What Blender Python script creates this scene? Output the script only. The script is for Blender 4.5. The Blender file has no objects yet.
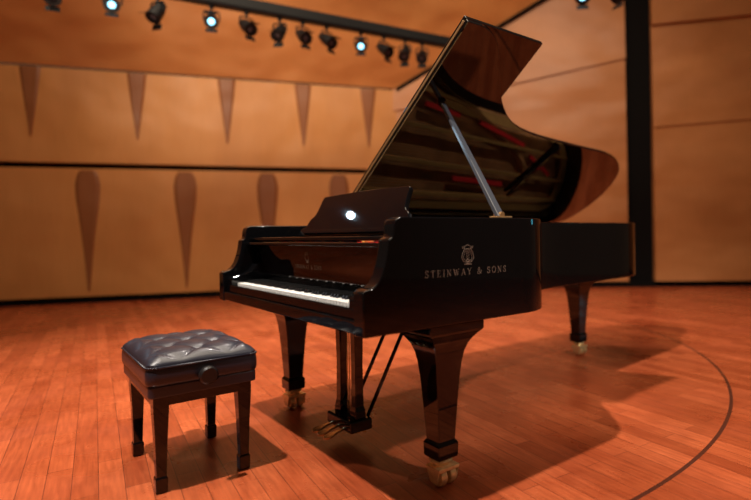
import bpy, bmesh, math, random
from mathutils import Vector, Matrix
random.seed(7)
C = bpy.context.scene.collection
PI = math.pi

# ------------------------------------------------------------------ materials
def newmat(name):
    m = bpy.data.materials.new(name); m.use_nodes = True
    nt = m.node_tree; b = nt.nodes['Principled BSDF']
    return m, nt, b
def simple(name, col, rough=0.4, metal=0.0, noise=0.0, nscale=20, coat=0, bump=0.0, emit=None, es=0, spec=None):
    m, nt, b = newmat(name)
    b.inputs['Base Color'].default_value = (*col, 1)
    b.inputs['Roughness'].default_value = rough
    b.inputs['Metallic'].default_value = metal
    if coat: b.inputs['Coat Weight'].default_value = coat; b.inputs['Coat Roughness'].default_value = 0.03
    if spec is not None: b.inputs['Specular IOR Level'].default_value = spec
    if emit: b.inputs['Emission Color'].default_value = (*emit, 1); b.inputs['Emission Strength'].default_value = es
    tc = nt.nodes.new('ShaderNodeTexCoord'); n = nt.nodes.new('ShaderNodeTexNoise')
    n.inputs['Scale'].default_value = nscale; n.inputs['Detail'].default_value = 4
    nt.links.new(tc.outputs['Object'], n.inputs['Vector'])
    if noise:
        r = nt.nodes.new('ShaderNodeValToRGB')
        r.color_ramp.elements[0].position = .3; r.color_ramp.elements[1].position = .7
        r.color_ramp.elements[0].color = (*[c*(1-noise) for c in col], 1)
        r.color_ramp.elements[1].color = (*[min(1, c*(1+noise)) for c in col], 1)
        nt.links.new(n.outputs['Fac'], r.inputs['Fac']); nt.links.new(r.outputs['Color'], b.inputs['Base Color'])
    if bump:
        bp = nt.nodes.new('ShaderNodeBump'); bp.inputs['Strength'].default_value = bump; bp.inputs['Distance'].default_value = .01
        nt.links.new(n.outputs['Fac'], bp.inputs['Height']); nt.links.new(bp.outputs['Normal'], b.inputs['Normal'])
    return m

M_black = simple('black_lacquer', (.0025, .0025, .003), .025, spec=.5)
M_lid = simple('black_lacquer_lid', (.003, .003, .003), .02, coat=.4, spec=.5)
M_blacksatin = simple('black_satin', (.012, .010, .010), .35)
M_void = simple('void_black', (.004, .003, .003), .8, spec=.1)
M_ivory = simple('key_white', (.86, .84, .80), .25)
M_ebony = simple('key_black', (.01, .01, .01), .25)
M_brass = simple('brass', (.92, .67, .32), .27, .55, noise=.2, nscale=60)
M_pedal = simple('pedal_brass', (.55, .36, .16), .25, .8, noise=.15, nscale=40)
M_hinge = simple('hinge_brass', (.42, .24, .10), .4, .7, noise=.12, nscale=40)
M_gold = simple('gold_leaf', (.29, .225, .165), .5, .3)
M_plate = simple('gold_plate', (.82, .44, .14), .4, .5, noise=.1)
M_sound = simple('soundboard_spruce', (.60, .27, .10), .45, noise=.35, nscale=8)
M_felt = simple('red_felt', (.85, .02, .02), .95, bump=.3, nscale=200)
M_string = simple('string_steel', (.7, .6, .5), .3, 1.0)
M_prop = simple('prop_black_sheen', (.045, .050, .060), .2, spec=.7)  # black stick, its reflected light put into a lighter blue-grey base
M_leather = simple('black_leather', (.016, .017, .027), .38, bump=.08, nscale=160, coat=.1)
M_fix = simple('fixture_black', (.004, .004, .005), .5, spec=.3)
M_lit = simple('lit_lens', (.5, .8, 1), .3, emit=(.30, .75, 1), es=3.6)
M_dim = simple('unlit_lens', (.06, .05, .06), .08)

def wallmat(name, col, col2, sc=(1, 1, .3), warp=.35, wsc=(1, 1, 1)):
    m, nt, b = newmat(name)
    tc = nt.nodes.new('ShaderNodeTexCoord'); mp = nt.nodes.new('ShaderNodeMapping')
    mp.inputs['Scale'].default_value = sc
    nt.links.new(tc.outputs['Object'], mp.inputs['Vector'])
    n = nt.nodes.new('ShaderNodeTexNoise'); n.inputs['Scale'].default_value = 1.3; n.inputs['Detail'].default_value = 3
    nt.links.new(mp.outputs['Vector'], n.inputs['Vector'])
    r = nt.nodes.new('ShaderNodeValToRGB')
    r.color_ramp.elements[0].position = .35; r.color_ramp.elements[1].position = .68
    r.color_ramp.elements[0].color = (*col2, 1); r.color_ramp.elements[1].color = (*col, 1)
    nt.links.new(n.outputs['Fac'], r.inputs['Fac'])
    g = nt.nodes.new('ShaderNodeTexNoise'); g.inputs['Scale'].default_value = 14
    mp2 = nt.nodes.new('ShaderNodeMapping'); mp2.inputs['Scale'].default_value = (6, 6, .25)
    nt.links.new(tc.outputs['Object'], mp2.inputs['Vector']); nt.links.new(mp2.outputs['Vector'], g.inputs['Vector'])
    mx = nt.nodes.new('ShaderNodeMix'); mx.data_type = 'RGBA'; mx.blend_type = 'MULTIPLY'; mx.inputs['Factor'].default_value = .18
    nt.links.new(r.outputs['Color'], mx.inputs[6]); nt.links.new(g.outputs['Fac'], mx.inputs[7])
    nt.links.new(mx.outputs[2], b.inputs['Base Color'])
    b.inputs['Roughness'].default_value = .48
    wv = nt.nodes.new('ShaderNodeTexNoise'); wv.inputs['Scale'].default_value = .9
    mp3 = nt.nodes.new('ShaderNodeMapping'); mp3.inputs['Scale'].default_value = wsc
    nt.links.new(tc.outputs['Object'], mp3.inputs['Vector']); nt.links.new(mp3.outputs['Vector'], wv.inputs['Vector'])
    bp = nt.nodes.new('ShaderNodeBump'); bp.inputs['Strength'].default_value = warp; bp.inputs['Distance'].default_value = .3
    nt.links.new(wv.outputs['Fac'], bp.inputs['Height']); nt.links.new(bp.outputs['Normal'], b.inputs['Normal'])
    return m
M_wall = wallmat('maple_wall', (.65, .285, .085), (.56, .235, .068))
M_wall2 = wallmat('maple_upper', (.65, .27, .080), (.56, .22, .064), (1, 1, .3), .6, (.7, 1, 1.2))
M_wallR = wallmat('maple_right', (.52, .205, .066), (.42, .155, .046), (.6, 1, 1.2), .45, (.6, 1, 1.2))
M_fin = wallmat('fin_wood', (.30, .105, .032), (.25, .082, .024))

def floormat():
    m, nt, b = newmat('stage_floor')
    N, Lk = nt.nodes, nt.links
    tc = N.new('ShaderNodeTexCoord'); mp = N.new('ShaderNodeMapping')
    mp.inputs['Rotation'].default_value = (0, 0, -math.atan2(1, -.68))
    Lk.new(tc.outputs['Object'], mp.inputs['Vector'])
    br = N.new('ShaderNodeTexBrick'); br.offset = .37; br.offset_frequency = 2
    br.inputs['Scale'].default_value = 1
    br.inputs['Brick Width'].default_value = .9; br.inputs['Row Height'].default_value = .085
    br.inputs['Mortar Size'].default_value = .0018; br.inputs['Mortar Smooth'].default_value = .5; br.inputs['Bias'].default_value = 0
    br.inputs['Color1'].default_value = (.37, .070, .022, 1); br.inputs['Color2'].default_value = (.54, .118, .040, 1)
    br.inputs['Mortar'].default_value = (.17, .034, .013, 1)
    Lk.new(mp.outputs['Vector'], br.inputs['Vector'])
    mp2 = N.new('ShaderNodeMapping'); mp2.inputs['Scale'].default_value = (1.2, 14, 1)
    Lk.new(mp.outputs['Vector'], mp2.inputs['Vector'])
    g = N.new('ShaderNodeTexNoise'); g.inputs['Scale'].default_value = 5; g.inputs['Detail'].default_value = 6
    Lk.new(mp2.outputs['Vector'], g.inputs['Vector'])
    gr = N.new('ShaderNodeValToRGB'); gr.color_ramp.elements[0].position = .3; gr.color_ramp.elements[1].position = .7
    gr.color_ramp.elements[0].color = (.74, .70, .68, 1); gr.color_ramp.elements[1].color = (1.08, 1.08, 1.08, 1)
    Lk.new(g.outputs['Fac'], gr.inputs['Fac'])
    mx = N.new('ShaderNodeMix'); mx.data_type = 'RGBA'; mx.blend_type = 'MULTIPLY'; mx.inputs['Factor'].default_value = 1
    Lk.new(br.outputs['Color'], mx.inputs[6]); Lk.new(gr.outputs['Color'], mx.inputs[7])
    wn = N.new('ShaderNodeTexNoise'); wn.inputs['Scale'].default_value = 3.2; wn.inputs['Detail'].default_value = 9; wn.inputs['Roughness'].default_value = .7
    Lk.new(tc.outputs['Object'], wn.inputs['Vector'])
    wr_ = N.new('ShaderNodeValToRGB'); wr_.color_ramp.elements[0].position = .35; wr_.color_ramp.elements[1].position = .66
    wr_.color_ramp.elements[0].color = (.82, .76, .74, 1); wr_.color_ramp.elements[1].color = (1.08, 1.16, 1.2, 1)
    Lk.new(wn.outputs['Fac'], wr_.inputs['Fac'])
    mw = N.new('ShaderNodeMix'); mw.data_type = 'RGBA'; mw.blend_type = 'MULTIPLY'; mw.inputs['Factor'].default_value = 1
    Lk.new(mx.outputs[2], mw.inputs[6]); Lk.new(wr_.outputs['Color'], mw.inputs[7])
    sep = N.new('ShaderNodeVectorMath'); sep.operation = 'DISTANCE'; sep.inputs[1].default_value = (-1.33, 4.4, 0)
    Lk.new(tc.outputs['Object'], sep.inputs[0])
    sb = N.new('ShaderNodeMath'); sb.operation = 'SUBTRACT'; sb.inputs[1].default_value = 3.20; Lk.new(sep.outputs['Value'], sb.inputs[0])
    gt = N.new('ShaderNodeMath'); gt.operation = 'GREATER_THAN'; gt.inputs[1].default_value = 0; Lk.new(sb.outputs[0], gt.inputs[0])
    mo = N.new('ShaderNodeMix'); mo.data_type = 'RGBA'; mo.blend_type = 'MULTIPLY'; Lk.new(gt.outputs[0], mo.inputs['Factor'])
    Lk.new(mw.outputs[2], mo.inputs[6]); mo.inputs[7].default_value = (.90, .86, .84, 1)
    ab = N.new('ShaderNodeMath'); ab.operation = 'ABSOLUTE'; Lk.new(sb.outputs[0], ab.inputs[0])
    lt = N.new('ShaderNodeMath'); lt.operation = 'LESS_THAN'; lt.inputs[1].default_value = .009; Lk.new(ab.outputs[0], lt.inputs[0])
    mx2 = N.new('ShaderNodeMix'); mx2.data_type = 'RGBA'; Lk.new(lt.outputs[0], mx2.inputs['Factor'])
    Lk.new(mo.outputs[2], mx2.inputs[6]); mx2.inputs[7].default_value = (.07, .018, .01, 1)
    Lk.new(mx2.outputs[2], b.inputs['Base Color'])
    s = N.new('ShaderNodeTexNoise'); s.inputs['Scale'].default_value = 2.5; s.inputs['Detail'].default_value = 7
    Lk.new(tc.outputs['Object'], s.inputs['Vector'])
    mr = N.new('ShaderNodeMapRange'); mr.inputs['From Min'].default_value = .35; mr.inputs['From Max'].default_value = .65
    mr.inputs['To Min'].default_value = .20; mr.inputs['To Max'].default_value = .40
    Lk.new(s.outputs['Fac'], mr.inputs['Value']); Lk.new(mr.outputs['Result'], b.inputs['Roughness'])
    bp = N.new('ShaderNodeBump'); bp.inputs['Strength'].default_value = .2; bp.inputs['Distance'].default_value = .004; bp.invert = True
    Lk.new(br.outputs['Fac'], bp.inputs['Height']); Lk.new(bp.outputs['Normal'], b.inputs['Normal'])
    return m
M_floor = floormat()

# ------------------------------------------------------------------ helpers
def finish(name, bm, mat, parent=None, smooth=False, bevel=0, seg=2, auto=None):
    bmesh.ops.recalc_face_normals(bm, faces=bm.faces)
    me = bpy.data.meshes.new(name); bm.to_mesh(me); bm.free()
    o = bpy.data.objects.new(name, me); C.objects.link(o); me.materials.append(mat)
    if parent: o.parent = parent
    if smooth:
        for p in me.polygons: p.use_smooth = True
        if auto is not None:
            me.set_sharp_from_angle(angle=math.radians(auto))
    if bevel:
        b = o.modifiers.new('bevel', 'BEVEL'); b.width = bevel; b.segments = seg; b.limit_method = 'ANGLE'
    return o
def bbox(bm, x0, x1, y0, y1, z0, z1):
    v = [bm.verts.new((x, y, z)) for x in (x0, x1) for y in (y0, y1) for z in (z0, z1)]
    for f in ((0, 1, 3, 2), (4, 6, 7, 5), (0, 4, 5, 1), (2, 3, 7, 6), (0, 2, 6, 4), (1, 5, 7, 3)):
        bm.faces.new([v[i] for i in f])
def tube(bm, p, q, r, n=12, r2=None, cap=True):
    p, q = Vector(p), Vector(q); d = (q-p).normalized()
    a = d.orthogonal().normalized(); b = d.cross(a)
    r2 = r if r2 is None else r2
    A = [bm.verts.new(p+(a*math.cos(2*PI*i/n)+b*math.sin(2*PI*i/n))*r) for i in range(n)]
    B = [bm.verts.new(q+(a*math.cos(2*PI*i/n)+b*math.sin(2*PI*i/n))*r2) for i in range(n)]
    for i in range(n):
        j = (i+1) % n; bm.faces.new((A[i], A[j], B[j], B[i]))
    if cap: bm.faces.new(A); bm.faces.new(B)
def lathe(bm, o, d, prof, n=20):
    o, d = Vector(o), Vector(d).normalized(); a = d.orthogonal().normalized(); b = d.cross(a)
    rings = [[bm.verts.new(o+d*h+(a*math.cos(2*PI*i/n)+b*math.sin(2*PI*i/n))*r) for i in range(n)] for h, r in prof]
    for k in range(len(rings)-1):
        for i in range(n):
            j = (i+1) % n; bm.faces.new((rings[k][i], rings[k][j], rings[k+1][j], rings[k+1][i]))
    bm.faces.new(rings[0]); bm.faces.new(rings[-1])
def path_tube(bm, pts, r, n=6):
    for a, b in zip(pts[:-1], pts[1:]): tube(bm, a, b, r, n)
def prism(bm, bottom, top):
    A = [bm.verts.new(p) for p in bottom]; B = [bm.verts.new(p) for p in top]
    n = len(A)
    for i in range(n):
        j = (i+1) % n; bm.faces.new((A[i], A[j], B[j], B[i]))
    bm.faces.new(A); bm.faces.new(B)
def sqprof(bm, cx, cy, prof):
    rings = [[bm.verts.new((cx+sx*hx, cy+sy*hy, z)) for sx, sy in ((-1, -1), (1, -1), (1, 1), (-1, 1))] for z, hx, hy in prof]
    for k in range(len(rings)-1):
        for i in range(4):
            j = (i+1) % 4; bm.faces.new((rings[k][i], rings[k][j], rings[k+1][j], rings[k+1][i]))
    bm.faces.new(rings[0]); bm.faces.new(rings[-1])
def empty(name, loc, rz=0, label=None, cat=None, group=None):
    o = bpy.data.objects.new(name, None); C.objects.link(o); o.location = loc; o.rotation_euler = (0, 0, rz)
    o.empty_display_size = .1
    if label: o['label'] = label
    if cat: o['category'] = cat
    if group: o['group'] = group
    return o
def struct(o, label=None):
    o['kind'] = 'structure'
    if label: o['label'] = label
    return o
def catmull(pts, n=6):
    out = []
    for i in range(len(pts)-1):
        p0 = pts[max(i-1, 0)]; p1 = pts[i]; p2 = pts[i+1]; p3 = pts[min(i+2, len(pts)-1)]
        for k in range(n):
            t = k/n
            out.append(tuple(.5*((2*p1[c])+(-p0[c]+p2[c])*t+(2*p0[c]-5*p1[c]+4*p2[c]-p3[c])*t*t+(-p0[c]+3*p1[c]-3*p2[c]+p3[c])*t**3) for c in range(2)))
    out.append(pts[-1]); return out

# ------------------------------------------------------------------ camera
CAMH = .94
cam = bpy.data.cameras.new('camera'); co = bpy.data.objects.new('camera', cam); C.objects.link(co)
co.location = (0, 0, CAMH)
co.rotation_euler = (PI/2, math.radians(.9), 0)
cam.sensor_width = 36; cam.lens = 36*530/751
cam.shift_x = (375.5-455)/751; cam.shift_y = -(250-234)/751
cam.dof.use_dof = True; cam.dof.focus_distance = 2.25; cam.dof.aperture_fstop = .95
bpy.context.scene.camera = co

# ------------------------------------------------------------------ piano
def W2(s, t): return (-.285-.648*s+.762*t, 1.650+.762*s+.648*t)
ROT = math.atan2(-.762, .648)
CX, CY = .75, 1.3
px, py = W2(CX, CY)
piano = empty('grand_piano', (px-.005, py, 0), ROT,
              'glossy black concert grand piano with its lid propped open, alone on the stage', 'piano')
def L(s, t, z): return Vector((-(s-CX), t-CY, z))
def lbox(bm, s0, s1, t0, t1, z0, z1): bbox(bm, -(s1-CX), -(s0-CX), t0-CY, t1-CY, z0, z1)

W = 1.45; ZT = 1.0; ZB = .617
curve = catmull([(0, .735), (.004, .808), (.05, .905), (.16, 1.01), (.29, 1.12), (.41, 1.25), (.50, 1.41), (.55, 1.62), (.578, 1.93),
                 (.596, 2.2), (.615, 2.48), (.675, 2.69), (.81, 2.86), (1.03, 2.93), (1.24, 2.90), (1.38, 2.81), (W-.005, 2.65), (W, 2.5)], 6)
prof = [(0, .758), (.012, .766), (.035, .771), (.055, .784), (.072, .810), (.086, .85), (.095, .89), (.099, .925), (.112, .931), (.118, .94), (.12, .972), (.128, .99), (.145, 1.0)]
side = [(0, t) for t, z in prof]+[(0, t) for t in (.3, .5, .65)]
outline = side + curve + [(W, t) for t in (2.0, 1.5, 1.0, .65, .5, .3)] + [(W, t) for t, z in reversed(prof)]
def ztop(t):
    if t >= prof[-1][0]: return ZT
    for (a, za), (b, zb) in zip(prof[:-1], prof[1:]):
        if a <= t <= b: return za+(zb-za)*(t-a)/(b-a)
    return ZT
def offset(pts, d):
    out = []
    for i, p in enumerate(pts):
        a = pts[max(i-1, 0)]; b = pts[min(i+1, len(pts)-1)]
        tx, ty = b[0]-a[0], b[1]-a[1]; l = math.hypot(tx, ty)
        out.append((p[0]+ty/l*d, p[1]-tx/l*d))
    return out
inner = offset(outline, .062)
def ribbon(bm, out, inn, z0f, z1f):
    R = []
    for (o, i_) in zip(out, inn):
        z0, z1 = z0f(o[1]), z1f(o[1])
        R.append([bm.verts.new(L(*o, z0)), bm.verts.new(L(*o, z1)), bm.verts.new(L(*i_, z1)), bm.verts.new(L(*i_, z0))])
    for a, b in zip(R[:-1], R[1:]):
        for k in range(4):
            j = (k+1) % 4; bm.faces.new((a[k], a[j], b[j], b[k]))
    bm.faces.new(R[0]); bm.faces.new(R[-1])
bm = bmesh.new(); ribbon(bm, outline, inner, lambda t: ZB, ztop)
finish('rim', bm, M_black, piano, True, .004, 2, 30)
SM = W/2

bm = bmesh.new(); lbox(bm, .06, W-.06, 0.004, .62, ZB+.004, .665)
finish('keybed', bm, M_black, piano, bevel=.004)
bm = bmesh.new(); lbox(bm, .065, W-.065, .018, .04, .665, .700)
finish('key_slip', bm, M_black, piano, bevel=.004)
for s0 in (.062, W-.062-.066):
    bm = bmesh.new()
    pts = [(.02, .665), (.02, .728), (.03, .742), (.06, .748), (.09, .752), (.125, .77), (.15, .80), (.20, .81), (.20, .665)]
    prism(bm, [L(s0, t, z) for t, z in pts], [L(s0+.066, t, z) for t, z in pts])
    finish('key_block', bm, M_black, piano, bevel=.004)
inb = offset(outline, .058)
sb = [p for p in inb if p[1] > .62]
bm = bmesh.new(); prism(bm, [L(*p, .80) for p in sb], [L(*p, .815) for p in sb]); finish('soundboard', bm, M_sound, piano)
bm = bmesh.new(); lbox(bm, .08, W-.06, .62, .70, .63, .79)
finish('cross_beam', bm, M_blacksatin, piano, bevel=.004)
for (sa, ta, sb_, tb) in ((.62, .70, .80, 2.72), (.95, .70, 1.02, 2.8), (1.25, .70, 1.20, 2.8)):
    bm = bmesh.new(); w = .035
    prism(bm, [L(sa-w, ta, .635), L(sa+w, ta, .635), L(sb_+w, tb, .635), L(sb_-w, tb, .635)], [L(sa-w, ta, .79), L(sa+w, ta, .79), L(sb_+w, tb, .79), L(sb_-w, tb, .79)])
    finish('belly_beam', bm, M_blacksatin, piano, bevel=.004)

plin = offset(outline, .075); plin2 = offset(outline, .14)
pi_ = [i for i, p in enumerate(outline) if p[1] > .66]
bm = bmesh.new(); ribbon(bm, [plin[i] for i in pi_], [plin2[i] for i in pi_], lambda t: .875, lambda t: .89)
lbox(bm, .07, W-.07, .50, .76, .875, .893)
for sa, sb_, tb in ((.25, .27, .97), (.52, .62, 1.66), (.78, .90, 2.80), (1.02, 1.10, 2.82), (1.25, 1.27, 2.78)):
    w = .013
    prism(bm, [L(sa-w, .74, .88), L(sa+w, .74, .88), L(sb_+w, tb, .88), L(sb_-w, tb, .88)], [L(sa-w, .74, .935), L(sa+w, .74, .935), L(sb_+w, tb, .92), L(sb_-w, tb, .92)])
finish('iron_plate', bm, M_plate, piano, bevel=.003)
for s0, s1 in ((.10, .24), (.27, .51), (.54, .77), (.80, 1.01), (1.04, 1.24), (1.27, W-.09)):
    bm = bmesh.new(); lbox(bm, s0, s1, .765, .79, .885, .912)
    finish('felt_strip', bm, M_felt, piano)
for (s0, t0, s1, t1) in ((.72, 1.75, .84, 2.25), (.92, 2.35, 1.05, 2.62), (.66, 1.25, .70, 1.55), (1.14, 1.6, 1.16, 2.1)):
    bm = bmesh.new(); w = .016
    prism(bm, [L(s0-w, t0, .885), L(s0+w, t0, .885), L(s1+w, t1, .885), L(s1-w, t1, .885)], [L(s0-w, t0, .910), L(s0+w, t0, .910), L(s1+w, t1, .910), L(s1-w, t1, .910)])
    finish('felt_strip', bm, M_felt, piano)
bm = bmesh.new()
br_ = catmull([(.22, .93), (.40, 1.18), (.58, 1.50), (.74, 1.90), (.92, 2.25), (1.12, 2.40)], 6)
bo, bi = offset(br_, -.018), offset(br_, .018)
ribbon(bm, bo, bi, lambda t: .81, lambda t: .893)
finish('bridge', bm, M_sound, piano)
bm = bmesh.new()
for k in range(70):
    s = .1+k*((W-.2)/69)
    best = 2.72
    for p in plin2:
        if p[1] > .8 and abs(p[0]-s) < .03 and p[0] < .9: best = p[1]; break
    if s < .17: best = .94
    e = min(best, 2.72)
    tube(bm, L(s, .6, .905), L(s+.02, e-.03, .897), .0018, 4)
o = finish('strings', bm, M_string, piano); o['kind'] = 'stuff'
for k in range(56):
    s = .14+k*(1.17/55)
    bm = bmesh.new(); lbox(bm, s-.0055, s+.0055, .80, .87, .908, .935)
    finish('damper', bm, M_blacksatin, piano)

# keys
KS0, KS1 = SM-.594, SM+.594; kw = (KS1-KS0)/52
bm = bmesh.new(); lbox(bm, CX-kw/2+.0013, CX+kw/2-.0013, .05, .180, .672, .710)
wk = finish('white_key', bm, M_ivory, piano, bevel=.0015)
bm = bmesh.new()
z0, z1 = .7105, .723
prism(bm, [L(CX-.0065, .084, z0), L(CX+.0065, .084, z0), L(CX+.0065, .180, z0), L(CX-.0065, .180, z0)],
      [L(CX-.005, .092, z1), L(CX+.005, .092, z1), L(CX+.005, .180, z1), L(CX-.005, .180, z1)])
bk = finish('black_key', bm, M_ebony, piano, bevel=.001)
fw = fb = True
for k in range(52):
    s = KS1-kw*(k+.5)
    o = wk if fw else wk.copy()
    if not fw: C.objects.link(o)
    fw = False
    o.parent = piano; o.location = (CX-s, 0, 0)
    if 'ABCDEFG'[k % 7] in 'ACDFG' and k < 51:
        o = bk if fb else bk.copy()
        if not fb: C.objects.link(o)
        fb = False
        o.parent = piano; o.location = (CX-(s-kw/2), 0, 0)

# fallboard, music shelf, desk
bm = bmesh.new()
pf = [(.184, .716), (.184, .752), (.178, .80), (.170, .85), (.163, .90), (.190, .90), (.198, .85), (.205, .80), (.208, .716)]
prism(bm, [L(.129, t, z) for t, z in pf], [L(W-.129, t, z) for t, z in pf])
finish('fallboard', bm, M_black, piano, True, .003, 2, 25)
bm = bmesh.new(); lbox(bm, .064, W-.064, .118, .49, .899, .915)
finish('music_shelf', bm, M_black, piano, bevel=.007, seg=4)
bm = bmesh.new(); lbox(bm, .064, W-.064, .138, .49, .921, .938)
finish('desk_tray', bm, M_black, piano, bevel=.006, seg=4)
bm = bmesh.new()
half = [(.53, 0), (.53, .026), (.522, .040), (.503, .048), (.486, .053), (.472, .064), (.464, .082), (.455, .098), (.442, .108), (.426, .115), (.416, .127), (.409, .148), (.404, .18), (.401, .212), (.396, .225), (.380, .230), (.2, .234), (0, .236)]
pts = half+[(-a, b) for a, b in reversed(half[:-1])]
ang = math.radians(24)
def desk(a, b, h): return L(.78+a, .37+b*math.sin(ang)+h*math.cos(ang), .94+b*math.cos(ang)-h*math.sin(ang))
prism(bm, [desk(a, b, 0) for a, b in pts], [desk(a, b, .022) for a, b in pts])
finish('music_desk', bm, M_black, piano, bevel=.005, seg=3)
bm = bmesh.new()
prism(bm, [desk(a, .03, -.012) for a in (-.46, .46)]+[desk(a, .012, -.012) for a in (.46, -.46)], [desk(a, .03, 0) for a in (-.46, .46)]+[desk(a, .012, 0) for a in (.46, -.46)])
finish('desk_lip', bm, M_black, piano, bevel=.002)

# lid
TH = math.radians(35.3); ct, st = math.cos(TH), math.sin(TH)
def P(w, t, h): return L(W-w*ct+h*st, t, 1.012+w*st+h*ct)
TF = .69
ov = offset([p for p in ([(0, TF)]+curve+[(W, TF)])], -.014)
ov[0] = (-.014, TF); ov[-1] = (W+.012, TF)
bm = bmesh.new(); prism(bm, [P(W-s, t, 0) for s, t in ov], [P(W-s, t, .022) for s, t in ov])
finish('lid', bm, M_lid, piano, bevel=.004)
bm = bmesh.new()
fl = [(-.012, TF+.002), (W+.014, TF+.002), (W+.014, 1.205), (-.012, 1.205)]
prism(bm, [P(w, t, .025) for w, t in fl], [P(w, t, .047) for w, t in fl])
finish('lid_front_flap', bm, M_lid, piano, bevel=.004)
bm = bmesh.new(); hp = ((0, TF-.003), (W, TF-.003), (W, TF), (.0, TF))
prism(bm, [P(w, t, .018) for w, t in hp], [P(w, t, .029) for w, t in hp])
finish('lid_fold_hinge', bm, M_hinge, piano)
for t in (1.0, 1.7, 2.35):
    bm = bmesh.new(); tube(bm, L(W+.008, t-.05, 1.006), L(W+.008, t+.05, 1.006), .008); finish('lid_hinge', bm, M_brass, piano)
def barpts(p, w, h): return [p+sx*w+sy*h, p-sx*w+sy*h, p-sx*w-sy*h, p+sx*w-sy*h]
a = L(.05, .665, 1.0); b = P(1.02, .835, -.004)
bm = bmesh.new()
d = (b-a).normalized(); sx = d.cross(Vector((0, 1, 0))).normalized(); sy = d.cross(sx)
prism(bm, barpts(a, .010, .018), barpts(b, .008, .012))
lp = finish('lid_prop', bm, M_prop, piano, bevel=.003)
bm = bmesh.new(); tube(bm, a-Vector((.02, 0, 0))+d*.02, a+Vector((.02, 0, 0))+d*.02, .012); finish('prop_pivot', bm, M_hinge, lp)
bm = bmesh.new(); lbox(bm, .03, .07, .62, .71, 1.0, 1.008); finish('prop_plate', bm, M_hinge, lp, bevel=.002)
bm = bmesh.new(); tube(bm, P(1.02, .835, -.014), P(1.02, .835, 0), .022, 20); finish('prop_cup', bm, M_black, lp)
a = P(.36, 1.84, -.022); b = P(.86, 1.92, -.012)
bm = bmesh.new(); d = (b-a).normalized(); sx = d.cross(Vector((0, 1, 0))).normalized(); sy = d.cross(sx)
prism(bm, barpts(a, .010, .015), barpts(b, .010, .015))
lp2 = finish('short_lid_prop', bm, M_black, piano, bevel=.003)
bm = bmesh.new(); tube(bm, P(.84, 1.917, -.03), P(.84, 1.917, 0), .018, 16); finish('prop_pivot', bm, M_black, lp2)

# lettering and emblem
K_, T_ = .095, .036
def serif(x, y, w=.30): return ([(x-w/2, y), (x+w/2, y)], T_)
GL = {
 'S': (.62, [(catmull([(.54, .80), (.42, .96), (.22, .96), (.10, .80), (.16, .62), (.32, .52), (.50, .40), (.54, .22), (.42, .05), (.22, .03), (.08, .18)], 4), .07), ([(.54, .98), (.54, .72)], T_), ([(.08, .02), (.08, .30)], T_)]),
 'T': (.74, [([(.37, 0), (.37, .97)], K_), ([(.03, .97), (.71, .97)], T_), ([(.03, .99), (.03, .78)], T_), ([(.71, .99), (.71, .78)], T_), serif(.37, .02)]),
 'E': (.66, [([(.15, 0), (.15, 1)], K_), ([(.02, .97), (.58, .97)], T_), ([(.02, .03), (.62, .03)], T_), ([(.15, .52), (.44, .52)], T_), ([(.58, .99), (.58, .80)], T_), ([(.62, .01), (.62, .22)], T_), ([(.44, .62), (.44, .42)], T_)]),
 'I': (.34, [([(.17, 0), (.17, 1)], K_), serif(.17, .02), serif(.17, .98)]),
 'N': (.82, [([(.15, 0), (.15, .98)], T_), ([(.13, .97), (.68, .03)], K_), ([(.68, .02), (.68, .98)], T_), serif(.15, .02, .26), serif(.10, .98, .22), serif(.68, .98, .26)]),
 'W': (1.1, [([(.13, .98), (.36, .02)], K_), ([(.36, .02), (.55, .95)], T_), ([(.55, .95), (.77, .02)], K_), ([(.77, .02), (.98, .98)], T_), serif(.12, .98, .26), serif(.98, .98, .24)]),
 'A': (.82, [([(.10, .02), (.40, .98)], T_), ([(.40, .98), (.70, .02)], K_), ([(.20, .34), (.60, .34)], T_), serif(.10, .02, .24), serif(.70, .02, .28)]),
 'Y': (.76, [([(.10, .98), (.38, .48)], K_), ([(.38, .48), (.66, .98)], T_), ([(.38, 0), (.38, .5)], K_), serif(.10, .98, .26), serif(.66, .98, .24), serif(.38, .02)]),
 'O': (.82, [(catmull([(.41, .98), (.15, .86), (.06, .5), (.15, .14), (.41, .02), (.67, .14), (.76, .5), (.67, .86), (.41, .98)], 4), .07)]),
 '&': (.86, [(catmull([(.80, .50), (.66, .22), (.44, .03), (.18, .05), (.08, .26), (.24, .48), (.46, .66), (.48, .86), (.34, .97), (.20, .86), (.24, .66), (.48, .34), (.80, .02)], 4), .06), serif(.76, .52, .22)]),
 ' ': (.42, []),
}
def basis(X, Y, Z, o):
    m = Matrix.Identity(4)
    for i, v in enumerate((X, Y, Z, o)):
        for j in range(3): m[j][i] = v[j]
    return m
def lettering(name, s, width, height, M4, parent, gap=.34):
    tot = sum(GL[c][0] for c in s)+gap*(len(s)-1); kx = width/tot
    bm = bmesh.new(); x = 0
    for c in s:
        adv, strokes = GL[c]
        for pts, wd in strokes:
            q = [Vector(((x+px_)*kx-width/2, py_*height, 0)) for px_, py_ in pts]
            hw = wd*height*.5
            tang = [(q[min(i+1, len(q)-1)]-q[max(i-1, 0)]).normalized() for i in range(len(q))]
            lft = [p+Vector((-t.y, t.x, 0))*hw for p, t in zip(q, tang)]
            rgt = [p-Vector((-t.y, t.x, 0))*hw for p, t in zip(q, tang)]
            vl = [bm.verts.new(p) for p in lft]; vr = [bm.verts.new(p) for p in rgt]
            for i in range(len(q)-1): bm.faces.new((vl[i], vl[i+1], vr[i+1], vr[i]))
        x += adv+gap
    bm.transform(M4)
    me = bpy.data.meshes.new(name); bm.to_mesh(me); bm.free(); me.materials.append(M_gold)
    o = bpy.data.objects.new(name, me); C.objects.link(o); o.parent = parent; o['label'] = 'pale gold inlaid serif capitals'
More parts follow.
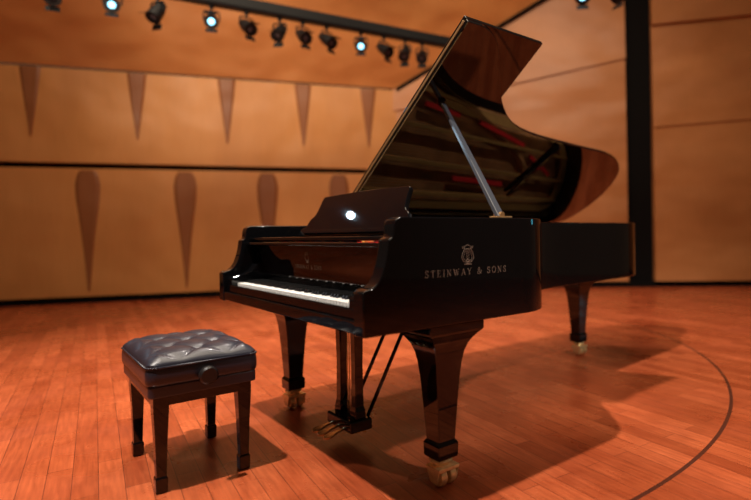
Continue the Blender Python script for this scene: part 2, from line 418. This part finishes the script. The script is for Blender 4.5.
Ys = Vector((0, -.145, .99)).normalized(); Zs = Vector((0, -.99, -.145)).normalized()
lettering('side_lettering', 'STEINWAY & SONS', .395, .0235, basis(Vector((0, 1, 0)), Vector((0, 0, 1)), Vector((1, 0, 0)), L(-.0008, .440, .791)), piano)
lettering('fallboard_lettering', 'STEINWAY & SONS', .26, .018, basis(Vector((1, 0, 0)), Ys, Zs, L(.77, .1765, .795)), piano)
def emblem(name, M4, h, parent):
    bm = bmesh.new(); r = h*.013
    def q(x, y): return (x*h, y*h, 0)
    for sgn in (-1, 1):
        arc = catmull([(sgn*.04, .16), (sgn*.26, .18), (sgn*.38, .36), (sgn*.35, .56), (sgn*.24, .74), (sgn*.20, .88), (sgn*.10, .97), (0, .99)], 5)
        path_tube(bm, [q(*p) for p in arc], r)
        arc = catmull([(sgn*.04, .22), (sgn*.20, .25), (sgn*.28, .38), (sgn*.22, .56), (sgn*.13, .74)], 5)
        path_tube(bm, [q(*p) for p in arc], r*.7)
        path_tube(bm, [q(sgn*(.30+.05*math.cos(a*.8)), .88+.05*math.sin(a*.8)) for a in range(9)], r*.8)
    for x in (-.08, -.03, .03, .08): path_tube(bm, [q(x, .3), q(x, .8)], r*.45)
    path_tube(bm, [q(-.24, .80), q(.24, .80)], r)
    path_tube(bm, [q(-.24, .04), q(.24, .04)], r*1.3); path_tube(bm, [q(-.14, .09), q(.14, .09)], r*1.1); path_tube(bm, [q(0, .04), q(0, .2)], r*1.4)
    path_tube(bm, [q(.09*math.cos(a), .23+.06*math.sin(a)) for a in [i*PI/6 for i in range(13)]], r)
    bm.transform(M4)
    finish(name, bm, M_gold, parent)
emblem('side_emblem', basis(Vector((0, 1, 0)), Vector((0, 0, 1)), Vector((1, 0, 0)), L(0, .440, .826)), .074, piano)
emblem('fallboard_emblem', basis(Vector((1, 0, 0)), Ys, Zs, L(.77, .1745, .822)), .048, piano)

# legs
def leg(s, t):
    bm = bmesh.new(); c = L(s, t, 0)
    pr = [(.100, .034, .034), (.104, .045, .045), (.112, .047, .047), (.155, .048, .048), (.163, .044, .044), (.168, .039, .039), (.30, .047, .047), (.40, .054, .054), (.46, .060, .061), (.50, .066, .069), (.53, .075, .081),
          (.55, .085, .095), (.568, .098, .111), (.58, .109, .125), (.586, .112, .129), (.616, .112, .129)]
    sqprof(bm, c.x, c.y, pr)
    lg = finish('leg', bm, M_black, piano, True, .003, 2, 25)
    bm = bmesh.new()
    lathe(bm, (c.x, c.y, .102), (0, 0, -1), [(0, .042), (.010, .047), (.016, .034), (.024, .034), (.03, .047), (.04, .049)])
    for sx in (-1, 1):
        prism(bm, [(c.x-.030, c.y+sx*.046-.003, .066), (c.x+.048, c.y+sx*.046-.003, .066), (c.x+.036, c.y+sx*.046-.003, .018), (c.x-.008, c.y+sx*.046-.003, .018)],
                  [(c.x-.030, c.y+sx*.046+.003, .066), (c.x+.048, c.y+sx*.046+.003, .066), (c.x+.036, c.y+sx*.046+.003, .018), (c.x-.008, c.y+sx*.046+.003, .018)])
    bbox(bm, c.x-.032, c.x+.05, c.y-.049, c.y+.049, .062, .076)
    finish('caster', bm, M_brass, lg, True, .002, 2, 35)
    for sx in (-1, 1):
        bm = bmesh.new()
        lathe(bm, (c.x+.014, c.y+sx*.022-.017, .038), (0, 1, 0), [(0, .012), (.001, .028), (.004, .036), (.010, .038), (.024, .038), (.030, .036), (.033, .028), (.034, .012)])
        finish('caster_wheel', bm, M_brass, lg, True, auto=35)
leg(.125, .40); leg(1.375, .36); leg(1.05, 2.50)

# pedal lyre
lc = .745
bm = bmesh.new()
lbox(bm, lc-.13, lc+.13, .30, .42, .565, .616)
ly = finish('pedal_lyre', bm, M_black, piano, bevel=.006)
bm = bmesh.new(); lbox(bm, lc-.115, lc+.115, .30, .41, .065, .118)
finish('pedal_box', bm, M_black, ly, bevel=.008)
for sg in (-1, 1):
    bm = bmesh.new()
    sqprof(bm, L(lc+sg*.070, .36, 0).x, L(0, .36, 0).y, [(.118, .028, .028), (.15, .026, .026), (.17, .021, .021), (.35, .019, .019), (.52, .022, .022), (.55, .028, .028), (.565, .028, .028)])
    finish('lyre_post', bm, M_black, ly, bevel=.003)
    bm = bmesh.new(); tube(bm, L(lc+sg*.07, .405, .10), L(lc+sg*.07, .70, .63), .009); finish('lyre_brace', bm, M_black, ly, True)
for sg in (-1, 0, 1):
    bm = bmesh.new(); tube(bm, L(lc+sg*.018, .36, .118), L(lc+sg*.018, .36, .565), .003, 8); finish('pedal_rod', bm, M_brass, ly, True)
    bm = bmesh.new()
    s = lc+sg*.056
    out = [(.010, .30), (.010, .27), (.013, .25), (.021, .235), (.023, .218), (.018, .205), (0, .199)]
    poly = out+[(-a_, b_) for a_, b_ in reversed(out[:-1])]
    def zz(t): return .082-(.30-t)*.20
    prism(bm, [L(s+a_, b_, zz(b_)-.007) for a_, b_ in poly], [L(s+a_, b_, zz(b_)+.002) for a_, b_ in poly])
    finish('pedal', bm, M_pedal, ly, bevel=.002)

# ------------------------------------------------------------------ bench
bs, bt = .965, -.262
bx, by = W2(bs, bt)
bench = empty('piano_bench', (bx-.026, by+.018, 0), ROT, 'low black piano bench with a button-tufted leather cushion, standing in front of the keyboard', 'bench')
HX, HY = .272, .198
AX, AY = .180, .172
btn = [(p_*AX/2, q_*AY/2) for p_ in range(-3, 4) for q_ in range(-2, 3) if (p_+q_) % 2 == 0 and abs(p_*AX/2) < HX-.04 and abs(q_*AY/2) < HY-.04]
def cush(x, y):
    a = 1-(abs(x)/HX)**7; b = 1-(abs(y)/HY)**7
    e = max(a, 0)**.4*max(b, 0)**.4
    p = x/AX+y/AY; q = x/AX-y/AY
    tuft = (abs(math.sin(PI*p))*abs(math.sin(PI*q)))**.40
    d2 = min((x-u)**2+(y-v)**2 for u, v in btn)
    fall = min(1, max(0, (HX-abs(x))/.045))*min(1, max(0, (HY-abs(y))/.045))
    return .468+e*(.036+.007*(1-(x/HX)**2)*(1-(y/HY)**2))+.015*tuft*fall-.009*math.exp(-d2/.022**2)
bm = bmesh.new(); NX, NY = 120, 92
G = [[None]*(NY+1) for _ in range(NX+1)]
def rc(x, y, R=.035):
    rx, ry = max(0, abs(x)-(HX-R)), max(0, abs(y)-(HY-R)); r = math.hypot(rx, ry)
    if r > R: return math.copysign(HX-R+rx*R/r, x), math.copysign(HY-R+ry*R/r, y)
    return x, y
for i in range(NX+1):
    x = HX*math.sin(PI/2*(2*i/NX-1)*.96)/math.sin(PI/2*.96)
    for j in range(NY+1):
        y = HY*math.sin(PI/2*(2*j/NY-1)*.96)/math.sin(PI/2*.96)
        cx_, cy_ = rc(x, y)
        G[i][j] = bm.verts.new((cx_, cy_, cush(x, y)))
for i in range(NX):
    for j in range(NY): bm.faces.new((G[i][j], G[i+1][j], G[i+1][j+1], G[i][j+1]))
border = [G[i][0] for i in range(NX)]+[G[NX][j] for j in range(NY)]+[G[i][NY] for i in range(NX, 0, -1)]+[G[0][j] for j in range(NY, 0, -1)]
prev = border
for (k, z) in ((1.010, .458), (1.017, .445), (1.019, .430), (1.014, .414), (1.0, .404), (.975, .402)):
    cur = [bm.verts.new((v.co.x*k, v.co.y*k, z)) for v in border]
    for i in range(len(border)):
        j = (i+1) % len(border); bm.faces.new((prev[i], prev[j], cur[j], cur[i]))
    prev = cur
bm.faces.new(prev)
cu_ = finish('cushion', bm, M_leather, bench, True, auto=80)
def rrect(hx, hy, r, n=6):
    out = []
    for (sx, sy, a0) in ((1, 1, 0), (-1, 1, PI/2), (-1, -1, PI), (1, -1, 3*PI/2)):
        for k in range(n+1):
            a = a0+PI/2*k/n; out.append((sx*(hx-r)+r*math.cos(a), sy*(hy-r)+r*math.sin(a)))
    return out
rr = rrect(HX+.002, HY+.002, .035); rr.append(rr[0])
bm = bmesh.new(); path_tube(bm, [(a_, b_, .470) for a_, b_ in rr], .004, 8)
finish('piping', bm, M_leather, cu_, True)
for x, y in btn:
    bm = bmesh.new(); lathe(bm, (x, y, cush(x, y)-.001), (0, 0, 1), [(0, .010), (.004, .010), (.007, .007), (.008, .002)], 14)
    finish('button', bm, M_leather, cu_, True)
bm = bmesh.new(); q_ = rrect(HX-.004, HY-.004, .02); prism(bm, [(a_, b_, .358) for a_, b_ in q_], [(a_, b_, .403) for a_, b_ in q_])
finish('seat_board', bm, M_leather, bench, bevel=.006)
bm = bmesh.new(); HX2, HY2 = HX-.022, HY-.022
for (x0, x1, y0, y1) in ((-HX2, HX2, -HY2, -HY2+.022), (-HX2, HX2, HY2-.022, HY2), (-HX2, -HX2+.022, -HY2, HY2), (HX2-.022, HX2, -HY2, HY2)):
    bbox(bm, x0, x1, y0, y1, .322, .358)
finish('apron', bm, M_black, bench, bevel=.003)
for sx in (-1, 1):
    for sy in (-1, 1):
        bm = bmesh.new(); cx_, cy_ = sx*(HX2-.026), sy*(HY2-.026)
        sqprof(bm, cx_, cy_, [(0, .016, .016), (.004, .020, .020), (.055, .021, .021), (.061, .017, .017), (.2, .021, .021), (.314, .0265, .0265), (.358, .0265, .0265)])
        finish('leg', bm, M_black, bench, bevel=.002)
for sx in (-1, 1):
    bm = bmesh.new(); lathe(bm, (sx*(HX-.005), 0, .422), (sx, 0, 0), [(0, .012), (.020, .012), (.022, .028), (.028, .034), (.046, .034), (.052, .028)], 28)
    finish('adjusting_knob', bm, M_blacksatin, bench, True, auto=40)

# ------------------------------------------------------------------ setting
bm = bmesh.new(); bbox(bm, -11, 9, -4, 12, -.1, 0)
struct(finish('floor', bm, M_floor), 'reddish brown strip-wood stage floor')
e = Vector((.955, .297, 0)); n = Vector((.297, -.955, 0)); e.normalize(); n.normalize()
C0 = Vector((-1.04, 9.24, 0))
def Lw(a, b, z): return C0+e*a+n*b+Vector((0, 0, z))
def wslab(name, pts_bt, a0, a1, mat, parent=None):
    bm = bmesh.new(); prism(bm, [Lw(a0, b, z) for b, z in pts_bt], [Lw(a1, b, z) for b, z in pts_bt])
    return finish(name, bm, mat, parent)
wl = struct(wslab('wall_left', [(0, .10), (0, 2.0), (-.1, 2.0), (-.1, .10)], -10, 0.0, M_wall), 'lower tan wood wall of the stage shell')
wu = struct(wslab('wall_back', [(0.02, 2.08), (0.02, 3.46), (-.1, 3.46), (-.1, 2.08)], -10, .05, M_wall), 'upper tan wood wall of the stage shell')
struct(wslab('trim_1', [(-.11, 0), (-.11, 3.5), (-.2, 3.5), (-.2, 0)], -10, .3, M_void), 'black gap behind the wall panels')
struct(wslab('baseboard_left', [(-.03, 0), (-.03, .10), (-.1, .10), (-.1, 0)], -10, 0, M_void))
bm = bmesh.new()
def S(a, b, o=0): return Lw(a, b+o*.83, 3.44+1.5*b+o*-.55)
K = 2.465
prism(bm, [S(-10, .03), S(.07, .03), S(3*K, 3), S(-10, 3)], [S(-10, .03, -.08), S(.07, .03, -.08), S(3*K, 3, -.08), S(-10, 3, -.08)])
struct(finish('ceiling', bm, M_wall2), 'sloping wooden sound reflector above the back wall')
bm = bmesh.new(); tube(bm, S(0.05, .02, .02), S(2.9*K, 2.9, .02), .035, 8); struct(finish('trim_2', bm, M_void), 'dark edge of the sloping reflector')
def fin(a, z0, z1, w, b, parent, leaf):
    bm = bmesh.new()
    if leaf: pts = [(-w*.30, z1), (w*.30, z1), (w*.43, z1-.08), (w*.5, z1-.22), (w*.46, z1-.45), (w*.25, (z0+z1)/2-.1), (.012, z0), (-.012, z0), (-w*.25, (z0+z1)/2-.1), (-w*.46, z1-.45), (-w*.5, z1-.22), (-w*.43, z1-.08)]
    else: pts = [(-w*.5, z1), (w*.5, z1), (w*.33, z1-.4*(z1-z0)), (.012, z0), (-.012, z0), (-w*.33, z1-.4*(z1-z0))]
    prism(bm, [Lw(a+x, b, z) for x, z in pts], [Lw(a+x*.7, b+.02, z) for x, z in pts])
    finish('wall_fin', bm, M_fin, parent)
for a_, zb in ((-8.2, 2.44), (-6.7, 2.44), (-5.30, 2.46), (-3.94, 2.46), (-2.68, 2.44), (-1.515, 2.44), (-.44, 2.46)):
    fin(a_, zb, 3.45, .27, .021, wu, False)
for a_ in (-7.4, -5.95, -4.61, -3.30, -2.09, -.95):
    fin(a_, .18, 1.97, .33, .001, wl, True)
D0 = Vector((.9965, -.0842, 0)); n2 = Vector((-.0842, -.9965, 0))
def Rw(a, b, z): return C0+D0*a+n2*b+Vector((0, 0, z))
def rslab(name, a0, a1, pts, mat, parent=None, rise=0):
    bm = bmesh.new()
    def up(z): return z+(rise if (z > .5 and z < 7) else 0)
    prism(bm, [Rw(a0, b, z) for b, z in pts], [Rw(a1, b, up(z)) for b, z in pts]); return finish(name, bm, mat, parent)
a_p0, a_p1 = 3.96, 4.40
wr = struct(rslab('wall_right', 0, a_p0, [(0.02, .10), (.0, 3.1), (-.12, 3.1), (-.12, .10)], M_wallR, None, .75), 'tan wood wall panel behind the raised lid')
rslab('wall_panel', 0, a_p0, [(.035, 3.09), (-.06, 4.9), (-.12, 4.9), (-.12, 3.09)], M_wallR, wr, .75)
rslab('wall_panel', 0, a_p0, [(.0, 4.89), (-.06, 7.4), (-.12, 7.4), (-.12, 4.89)], M_wallR, wr, .75)
wr2 = struct(rslab('wall_right', a_p1, 10, [(0.04, .10), (.0, 2.68), (-.12, 2.68), (-.12, .10)], M_wallR, None, .3), 'tan wood wall panel right of the black slot')
rslab('wall_panel', a_p1, 10, [(.03, 2.67), (-.04, 4.4), (-.1, 4.4), (-.1, 2.67)], M_wallR, wr2, .3)
rslab('wall_panel', a_p1, 10, [(.03, 4.39), (-.04, 7.4), (-.1, 7.4), (-.1, 4.39)], M_wallR, wr2, .3)
struct(rslab('trim_3', -.1, 10.2, [(-.14, 0), (-.14, 7.6), (-.24, 7.6), (-.24, 0)], M_void), 'tall black slot between the wall panels')
struct(rslab('baseboard_right', 0, 10, [(-.03, 0), (-.03, .10), (-.12, .10), (-.12, 0)], M_void))

# ------------------------------------------------------------------ lighting bar and stage lights
PZ = 3.66
def pipe_at(x, Zc=7.784, k=.5627):
    a = (x-455)/530; Z = Zc/(1-k*a); return Vector((a*Z, Z, PZ))
bm = bmesh.new()
pa, pb = pipe_at(15), pipe_at(470)
pe = (pb-pa).normalized(); pn = Vector((-pe.y, pe.x, 0))
pts = [(-.05, 0), (.05, 0), (.065, .03), (.065, .145), (-.065, .145), (-.065, .03)]
prism(bm, [pa+pn*u_+Vector((0, 0, v_)) for u_, v_ in pts], [pb+pn*u_+Vector((0, 0, v_)) for u_, v_ in pts])
o = finish('lighting_pipe', bm, M_fix, None, False, .01); o['label'] = 'long black lighting bar carrying the row of stage lights'; o['category'] = 'lighting bar'
bm = bmesh.new(); tube(bm, (.9, 5.9, 3.78), (4.6, 5.7, 3.78), .035, 14)
o = finish('lighting_pipe', bm, M_fix, None, True, auto=40); o['label'] = 'black pipe above the right side of the stage, mostly out of the picture'; o['category'] = 'lighting bar'

def stage_light(pos, target, lit, label, size=1.0, group='stage lights hanging from the long bar'):
    pos = Vector(pos)
    r = empty('stage_light', pos, 0, label, 'stage light', group)
    piv = Vector((0, 0, -.20))*size
    d = (Vector(target)-(pos+piv)).normalized()
    h = Vector((d.x, d.y, 0)).normalized(); sd = h.cross(Vector((0, 0, 1)))
    bm = bmesh.new(); lathe(bm, (0, 0, 0), (0, 0, -1), [(0, .03), (.03*size, .03), (.035*size, .014), (.09*size, .014)], 12)
    finish('clamp', bm, M_fix, r, True, auto=40)
    bm = bmesh.new(); wy = .098*size; zt = -.08*size
    path_tube(bm, [sd*wy+piv, sd*wy+Vector((0, 0, zt-.02)), sd*wy*.8+Vector((0, 0, zt)), sd*-wy*.8+Vector((0, 0, zt)), sd*-wy+Vector((0, 0, zt-.02)), sd*-wy+piv], .009, 6)
    finish('yoke', bm, M_fix, r)
    bm = bmesh.new()
    pr = [(-.15, .035), (-.14, .055), (-.06, .075), (.02, .085), (.10, .088), (.13, .092), (.14, .092), (.14, .048), (.115, .040)]
    lathe(bm, piv, d, [(a*size, b*size) for a, b in pr], 20)
    finish('lamp_body', bm, M_fix, r, True, auto=40)
    bm = bmesh.new(); lathe(bm, piv+d*.117*size, d, [(0, .040*size), (.006*size, .036*size), (.012*size, .02*size), (.014*size, .008*size)], 20)
    finish('lens', bm, M_lit if lit else M_dim, r, True)
    up = sd.cross(d).normalized()
    for vv in (up, -up):
        bm = bmesh.new()
        c0 = piv+d*.14*size+vv*.090*size; c1 = c0+d*.07*size+vv*.03*size
        w = sd*.07*size
        prism(bm, [c0-w, c0+w, c1+w, c1-w], [p+vv*.004 for p in (c0-w, c0+w, c1+w, c1-w)])
        finish('barn_door', bm, M_fix, r)
specs = [
 (57, (-2, 2, 0), 0, 'dark stage light cut off by the top edge, leftmost of the long row'),
 (116, (-.8, .6, .6), 1, 'lit stage light with bluish lens, leftmost of three lit on the long bar'),
 (161, (-3.9, 3.6, 0), 0, 'dark stage light hanging between the two leftmost lit ones'),
 (215, (-.6, .8, .6), 1, 'lit stage light with bluish lens, second of three lit on the long bar'),
 (250, (1.5, 3, 0), 0, 'dark stage light just right of the second lit one on the long bar'),
 (283, (-2.5, 3, 0), 0, 'dark stage light, second one right of the second lit lamp'),
 (306, (1.5, 2.5, 0), 0, 'dark stage light, third one right of the second lit lamp'),
 (330, (2.5, 4, 0), 0, 'dark stage light, nearest on the left to the rightmost lit lamp of the row'),
 (364, (-.2, .8, .6), 1, 'lit stage light with bluish lens, rightmost of three lit on the long bar'),
 (387, (2.8, 4, 0), 0, 'dark stage light just right of the rightmost lit lamp of the long row'),
 (408, (-1.2, 4, 0), 0, 'dark stage light, second from the right end of the long row'),
 (425, (-.5, 3, 0), 0, 'dark stage light at the right end of the long row, beside the piano lid'),
]
for x, tg, lit, lab in specs:
    stage_light(pipe_at(x)-Vector((0, 0, .001)), tg, lit, lab, .88)
stage_light((1.44, 5.87, 3.744), (.9, 1, .6), 1, 'lit stage light with bluish lens, alone above the wall right of the lid', .92, 'stage lights at the upper right')
stage_light((1.89, 5.845, 3.744), (-2, 3, .8), 0, 'dark stage light near the top of the black wall slot', .9, 'stage lights at the upper right')

# ------------------------------------------------------------------ lights
def spot(loc, tgt, e_, size, col, r=.12, blend=.6):
    l = bpy.data.lights.new('spot', 'SPOT'); l.energy = e_; l.spot_size = math.radians(size); l.color = col; l.shadow_soft_size = r; l.spot_blend = blend
    o = bpy.data.objects.new('spot', l); C.objects.link(o); o.location = loc
    o.rotation_euler = (Vector(tgt)-Vector(loc)).to_track_quat('-Z', 'Y').to_euler(); return o
def area(loc, tgt, e_, sx, sy, col):
    l = bpy.data.lights.new('area', 'AREA'); l.energy = e_; l.shape = 'RECTANGLE'; l.size = sx; l.size_y = sy; l.color = col
    o = bpy.data.objects.new('area', l); C.objects.link(o); o.location = loc
    o.rotation_euler = (Vector(tgt)-Vector(loc)).to_track_quat('-Z', 'Y').to_euler(); return o
warm = (1, .82, .60); neut = (1, .90, .82)
spot((-1.9, .8, 6.5), (.0, 3, 0), 2500, 78, neut, .07)
spot((-1.2, 5.8, 6.0), (.2, 2.8, 0), 520, 85, neut, .16)
spot((3.3, -.7, 5.4), (.1, 3.1, 1.0), 1250, 26, neut, .15, .5)
spot((-6.85, 6.3, 4.15), (-.4, 2.5, .9), 30, 40, (.55, .82, 1), .045, .5)   # side stage lamp that glints in the music desk
spot((7.5, 4.6, 1.15), (.7, 3.4, .9), 5, 30, (.15, .85, 1), .05, .5)        # small teal lamp off the right side of the stage
spot((-3.4, 3.5, 5.6), (-2.2, 8.8, 1.9), 620, 72, warm, .4, 1)
spot((-3.0, 3.0, 1.2), (-2.4, 8.3, 4.8), 250, 75, warm, .4, 1)
spot((1.3, 3.5, 5.8), (1.6, 8.8, 2.2), 520, 75, warm, .4, 1)
area((-1, 3.0, 7.2), (-1, 5.5, 0), 370, 6, 4, warm)
w = bpy.data.worlds.new('world'); bpy.context.scene.world = w; w.use_nodes = True
bg = w.node_tree.nodes['Background']; bg.inputs['Color'].default_value = (.40, .22, .13, 1); bg.inputs['Strength'].default_value = .14
bpy.context.scene.view_settings.view_transform = 'Standard'
